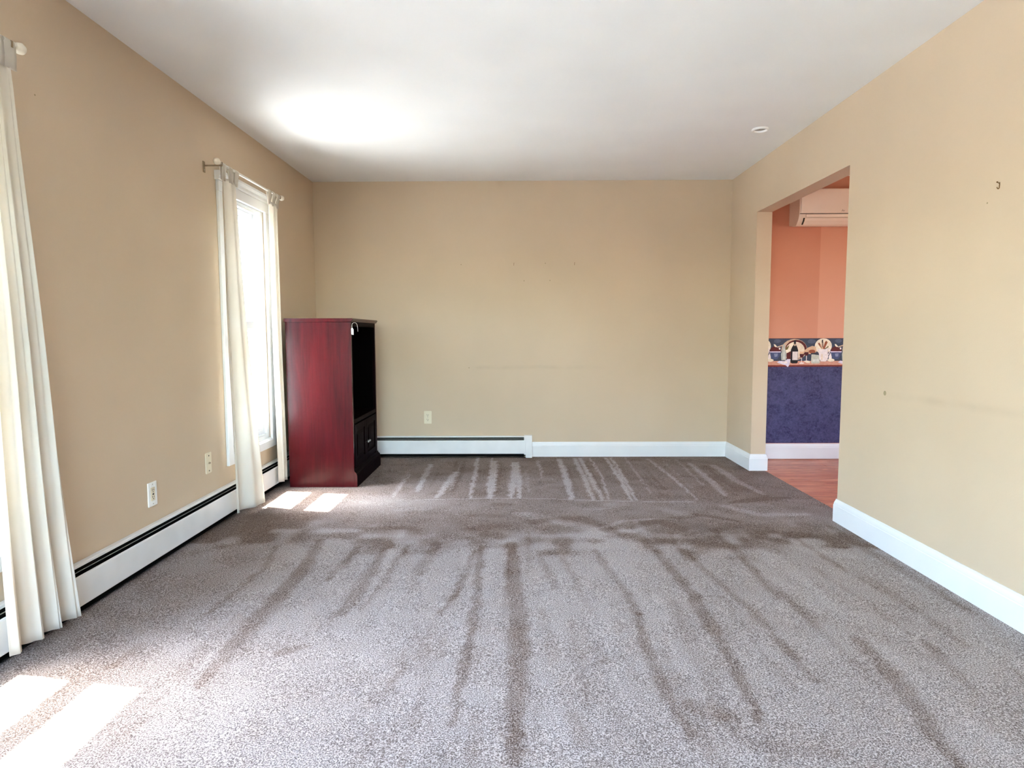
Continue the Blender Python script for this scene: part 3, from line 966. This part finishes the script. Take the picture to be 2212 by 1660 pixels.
# ------------------------------------------------------------------ picture hooks, nail holes, patch
def wall_hook(axis, wall, s, z, size, label):
    if axis == 'y':      # on the right wall, room on the -x side
        P = lambda d, a, h: (wall - d, s + a, z + h)
    else:
        P = lambda d, a, h: (s + a, wall - d, z + h)
    h = thing('picture_hook', P(0, 0, 0), label, 'hook')
    k_ = size
    strap = [P(0.001, 0, 0.012 * k_), P(0.0012, 0, -0.004 * k_), P(0.002, 0, -0.010 * k_), P(0.005 * k_, 0, -0.013 * k_), P(0.009 * k_, 0, -0.011 * k_), P(0.011 * k_, 0, -0.006 * k_)]
    obj('strap', tube(strap, 0.0019 * k_, 6), M['brass'], h, smooth=True)
    obj('nail', tube([P(0.0, 0.001, 0.007 * k_), P(0.010 * k_, 0.001, 0.013 * k_)], 0.0015 * k_, 6), M['brass'], h, smooth=True)
    obj('nail_head', sphere(P(0.010 * k_, 0.001, 0.013 * k_), 0.003 * k_, seg=10), M['brass'], h, smooth=True)


wall_hook('y', XR, 2.524, 1.680, 1.0, 'brass picture hook high on the doorway wall')
wall_hook('x', YB, -0.033, 1.718, 0.8, 'tiny brass picture hook on the end wall, nearer the cabinet')
wall_hook('x', YB, 0.502, 1.720, 0.8, 'tiny brass picture hook on the end wall, nearer the doorway')
for x, z in ((-0.499, 1.718), (0.245, 1.727), (0.057, 1.574), (0.286, 1.577), (-0.437, 0.805)):
    obj('nail_hole', lathe([(0.0045, -0.0006), (0.0045, 0.0)], (x, YB, z), 'y', 8), M['putty'], wall_back)
obj('nail_hole', lathe([(0.0035, 0.0006), (0.0035, 0.0)], (XL, 2.412, 2.004), 'x', 8), M['putty'], wall_left)
obj('putty_spot', lathe([(0.0125, -0.001), (0.010, 0.0)][::-1], (XR, 3.226, 0.801), 'x', 9), M['putty'], wall_right, label='small round putty-coloured patch')
obj('nail_hole', lathe([(0.0035, -0.0006), (0.0035, 0.0)], (XR, 2.585, 1.625), 'x', 8), M['putty'], wall_right)

# ------------------------------------------------------------------ ceiling fixture
o = thing('ceiling_fixture', (1.59, 4.263, ZC), 'small round white ring fixture on the ceiling near the doorway wall', 'fixture')
prof = [(0.053, 0.0), (0.053, -0.006), (0.049, -0.012), (0.043, -0.012), (0.039, -0.006), (0.038, -0.001)]
bm = bmesh.new()
rings = []
for r_, h_ in prof:
    rings.append([bm.verts.new((1.59 + r_ * math.cos(2 * math.pi * i / 36), 4.263 + r_ * math.sin(2 * math.pi * i / 36), ZC + h_)) for i in range(36)])
for a, b in zip(rings, rings[1:]):
    for i in range(36):
        bm.faces.new((a[i], a[(i + 1) % 36], b[(i + 1) % 36], b[i]))
obj('ring', bm, M['white_plastic'], o, smooth=True)
obj('inner_disc', lathe([(0.038, -0.0005), (0.030, -0.003), (0.027, -0.0008), (0.020, -0.005), (0.002, -0.006)], (1.59, 4.263, ZC), 'z', 32), M['damper'], o, smooth=True)
obj('test_button', lathe([(0.006, -0.004), (0.006, -0.009), (0.004, -0.010)], (1.578, 4.238, ZC), 'z', 12), M['bracket'], o)

# ------------------------------------------------------------------ wall-mounted air conditioner in the dining room
AX0, AX1 = 2.33, 3.16
YA = 5.32
ac = thing('air_conditioner', ((AX0 + AX1) / 2, YDB, 2.0), 'cream wall-mounted air conditioner high on the dining room wall', 'air conditioner')
M['ac'] = plain('ac_cream_plastic', srgb(236, 222, 204), 0.35, 0.015, 8.0)
body = [(YDB, 2.02), (5.44, 2.0), (5.395, 2.0), (5.375, 2.01), (5.352, 2.035), (5.335, 2.07), (5.328, 2.092), (5.328, 2.285), (5.338, 2.295), (YDB, 2.295)]
obj('body', prism(body, 'x', AX0, AX1), M['ac'], ac, bevel=0.003)
obj('front_panel', B((AX0 + 0.012, AX1 - 0.012, YA, YA + 0.01, 2.092, 2.288)), M['ac'], ac, bevel=0.003)
lip = [(5.336, 2.060), (5.326, 2.062), (5.322, 2.082), (5.332, 2.086)]
obj('outlet_lip', prism(lip, 'x', AX0 + 0.055, AX1 - 0.055), M['ac'], ac)
vane = [(5.332, 2.054), (5.336, 2.056), (5.348, 2.036), (5.372, 2.010), (5.368, 2.007), (5.342, 2.034)]
obj('vane', prism(vane, 'x', AX0 + 0.05, AX1 - 0.05), M['ac'], ac)
slit = [(5.334, 2.056), (5.342, 2.058), (5.380, 2.012), (5.372, 2.006), (5.346, 2.034)]
obj('vane_gap', prism(slit, 'x', AX0 + 0.040, AX0 + 0.048), M['slot'], ac)
obj('seam', B((AX0 + 0.004, AX1 - 0.004, 5.3265, 5.33, 2.087, 2.091)), M['slot'], ac)
cu = bpy.data.curves.new('lettering', 'FONT')
cu.body = 'Ar'
cu.size = 0.026
cu.extrude = 0.0003
tmp = bpy.data.objects.new('lettering_tmp', cu)
C.objects.link(tmp)
dg = bpy.context.evaluated_depsgraph_get()
me = bpy.data.meshes.new_from_object(tmp.evaluated_get(dg))
bpy.data.objects.remove(tmp)
me.materials.clear()
M['letter'] = plain('grey_brown_print', srgb(140, 118, 100), 0.5, 0.02, 9.0)
me.materials.append(M['letter'])
lt = bpy.data.objects.new('lettering', me)
C.objects.link(lt)
lt.parent = ac
lt.rotation_euler = (math.pi / 2, 0, 0)
lt.location = Vector((2.672, YA - 0.0004, 2.104)) - WO[ac.name]

# ------------------------------------------------------------------ wallpaper border: flat still-life print
PAL = dict(slate=(62, 68, 86), slate2=(84, 92, 112), red=(120, 42, 30), table=(206, 148, 126), tan=(202, 172, 146), darkred=(92, 30, 30), cream=(228, 208, 184), pale=(240, 226, 202),
           glass=(178, 180, 172), glass2=(210, 212, 204), bowl=(74, 82, 116), bowl2=(130, 136, 166), lilac=(216, 206, 222), black=(26, 22, 26), label=(226, 214, 208), wine=(78, 22, 28),
           jar=(196, 196, 180), jarlid=(62, 60, 70), white=(238, 226, 222), brown=(152, 84, 56), bread=(220, 180, 146), olive=(112, 100, 58), shade=(150, 120, 100))
pn = list(PAL)
pmats = [plain('border_print_' + n, srgb(*PAL[n]), 0.6, 0.10, 60.0, 0.3) for n in pn]
bmB = bmesh.new()
layer = [0]


def U(zx, zy):
    return 2.209 + (zx / 12.29 - 10) * 0.00406, 1.061 - (zy / 12.29 - 11) * 0.00403


def poly(name, pts, k_):
    layer[0] += 1
    y = YDB - 0.0006 - 0.00003 * layer[0]
    vs_ = []
    for zx, zy in pts:
        x, z = U(zx + 1600 * k_, zy)
        vs_.append(bmB.verts.new((min(max(x, XD + 0.001), XDR - 0.001), y, min(max(z, 0.8), 1.0605))))
    f = bmB.faces.new(vs_)
    f.material_index = pn.index(name)


def ell(name, cx, cy_, rx, ry, k_, a0=0, a1=360, n=20):
    poly(name, [(cx + rx * math.cos(math.radians(a0 + (a1 - a0) * i / n)), cy_ + ry * math.sin(math.radians(a0 + (a1 - a0) * i / n))) for i in range(n if a1 - a0 == 360 else n + 1)], k_)


for k_ in range(-1, 6):
    layer[0] = 0
    poly('slate', [(0, 135), (1600, 135), (1600, 900), (0, 900)], k_)
for k_ in range(-1, 6):
    layer[0] = 2
    ell('slate2', 1180, 220, 110, 60, k_); ell('slate2', 280, 210, 90, 50, k_)
    ell('tan', 730, 440, 340, 285, k_)
    ell('darkred', 775, 430, 285, 250, k_)
    ell('cream', 755, 455, 250, 225, k_)
    poly('pale', [(505, 480), (560, 330), (700, 235), (715, 300), (640, 470), (560, 520)], k_)
    poly('olive', [(500, 400), (600, 310), (560, 430), (505, 450)], k_)
    poly('darkred', [(520, 540), (640, 480), (640, 700), (540, 680)], k_)
    ell('pale', 1490, 345, 225, 205, k_)
    poly('bread', [(980, 480), (1080, 390), (1200, 340), (1290, 360), (1320, 500), (1180, 560), (1010, 540)], k_)
    ell('brown', 1200, 490, 90, 50, k_)
    poly('table', [(0, 740), (1600, 740), (1600, 860), (0, 860)], k_)
    poly('red', [(0, 850), (1600, 850), (1600, 893), (0, 893)], k_)
    poly('red', [(0, 124), (1600, 124), (1600, 142), (0, 142)], k_)
    # bowl of cherries
    poly('bowl', [(85, 500), (370, 500), (345, 610), (290, 690), (170, 690), (110, 620)], k_)
    poly('bowl2', [(200, 545), (300, 540), (290, 620), (220, 630)], k_)
    poly('darkred', [(85, 490), (110, 400), (190, 350), (290, 390), (360, 400), (375, 490)], k_)
    poly('lilac', [(80, 485), (380, 485), (378, 512), (82, 512)], k_)
    poly('pale', [(185, 290), (225, 300), (275, 355), (255, 375), (205, 350)], k_)
    poly('tan', [(270, 360), (470, 290), (470, 320), (290, 385)], k_)
    ell('white', 345, 410, 22, 28, k_)
    # carafe
    poly('glass', [(430, 300), (480, 300), (490, 400), (530, 560), (520, 720), (400, 720), (385, 560), (420, 420)], k_)
    poly('glass2', [(450, 420), (475, 420), (480, 700), (450, 700)], k_)
    # napkin
    poly('lilac', [(285, 780), (340, 735), (480, 745), (560, 690), (640, 690), (620, 830), (575, 905), (520, 855), (400, 820)], k_)
    poly('white', [(360, 770), (480, 765), (540, 740), (560, 800), (460, 800)], k_)
    # wine bottle
    poly('black', [(715, 185), (768, 185), (768, 300), (805, 370), (832, 450), (832, 780), (800, 805), (680, 805), (640, 780), (640, 450), (670, 370), (715, 300)], k_)
    poly('tan', [(722, 290), (762, 290), (768, 340), (718, 340)], k_)
    poly('label', [(685, 490), (826, 490), (826, 715), (685, 715)], k_)
    # wine glasses
    for gx_, gy_ in ((930, 490), (1056, 440)):
        poly('bread', [(gx_ - 55, gy_), (gx_ + 55, gy_), (gx_ + 56, gy_ + 70), (gx_ - 56, gy_ + 70)], k_)
        poly('wine', [(gx_ - 56, gy_ + 65), (gx_ + 56, gy_ + 65), (gx_ + 46, gy_ + 130), (gx_ + 20, gy_ + 165), (gx_ - 20, gy_ + 165), (gx_ - 46, gy_ + 130)], k_)
        poly('white', [(gx_ - 8, gy_ + 160), (gx_ + 8, gy_ + 160), (gx_ + 8, gy_ + 300), (gx_ - 8, gy_ + 300)], k_)
        ell('white', gx_ + 5, gy_ + 308, 68, 18, k_)
    poly('pale', [(1000, 745), (1150, 740), (1150, 800), (1060, 790)], k_)
    # jar
    poly('jar', [(1185, 560), (1410, 590), (1415, 790), (1380, 810), (1210, 810), (1180, 780)], k_)
    poly('glass2', [(1220, 690), (1380, 690), (1380, 760), (1220, 760)], k_)
    poly('jarlid', [(1165, 530), (1320, 525), (1325, 560), (1170, 570)], k_)
    # pitcher with utensils
    for a, b, c_, d_ in ((1345, 250, 60, 'brown'), (1440, 190, 40, 'shade'), (1530, 205, 70, 'brown'), (1400, 280, 40, 'bread'), (1600, 330, 30, 'olive')):
        poly(d_, [(a, b + 30), (a + c_ / 2, b), (a + c_, b + 40), (1510, 450), (1470, 450)], k_)
    poly('black', [(1445, 180), (1475, 175), (1480, 260), (1455, 260)], k_)
    poly('white', [(1340, 420), (1420, 425), (1540, 430), (1600, 400), (1612, 520), (1628, 620), (1605, 715), (1560, 755), (1440, 755), (1400, 690), (1380, 560)], k_)
    poly('cream', [(1440, 560), (1480, 560), (1480, 720), (1450, 720)], k_)
    poly('white', [(1600, 430), (1665, 390), (1680, 470), (1640, 590), (1620, 580), (1652, 480), (1645, 430), (1610, 460)], k_)
    poly('white', [(1640, 620), (1690, 520), (1720, 640), (1720, 690), (1640, 690)], k_)
    ell('pale', 1700, 720, 95, 40, k_)
bd = obj('wallpaper_border', bmB, pmats, wdb, label='wallpaper border printed with wine, plates and a pitcher')

# ------------------------------------------------------------------ unseen pendant lamp, added for warm light in the dining room
lx, ly = 3.75, 3.75
lp = thing('added_pendant_lamp', (lx, ly, 1.62), 'unseen lit globe pendant lamp added for warm dining room light', 'lamp')
gm = NT('lit_opal_glass')
gm.fin(srgb(255, 236, 210), 0.4)
gm.b.inputs['Emission Color'].default_value = (1.0, 0.72, 0.5, 1)
gm.b.inputs['Emission Strength'].default_value = 6.0
obj('globe', sphere((lx, ly, 1.75), 0.13, seg=24), gm.m, lp, smooth=True)
obj('cap', lathe([(0.05, 0.0), (0.05, 0.03), (0.02, 0.05)], (lx, ly, 1.87), 'z', 20), M['brass'], lp)
obj('stem', tube([(lx, ly, 1.91), (lx, ly, ZC - 0.02)], 0.006), M['brass'], lp)
obj('canopy', lathe([(0.03, -0.03), (0.06, -0.012), (0.06, 0.0)], (lx, ly, ZC), 'z', 20), M['brass'], lp)
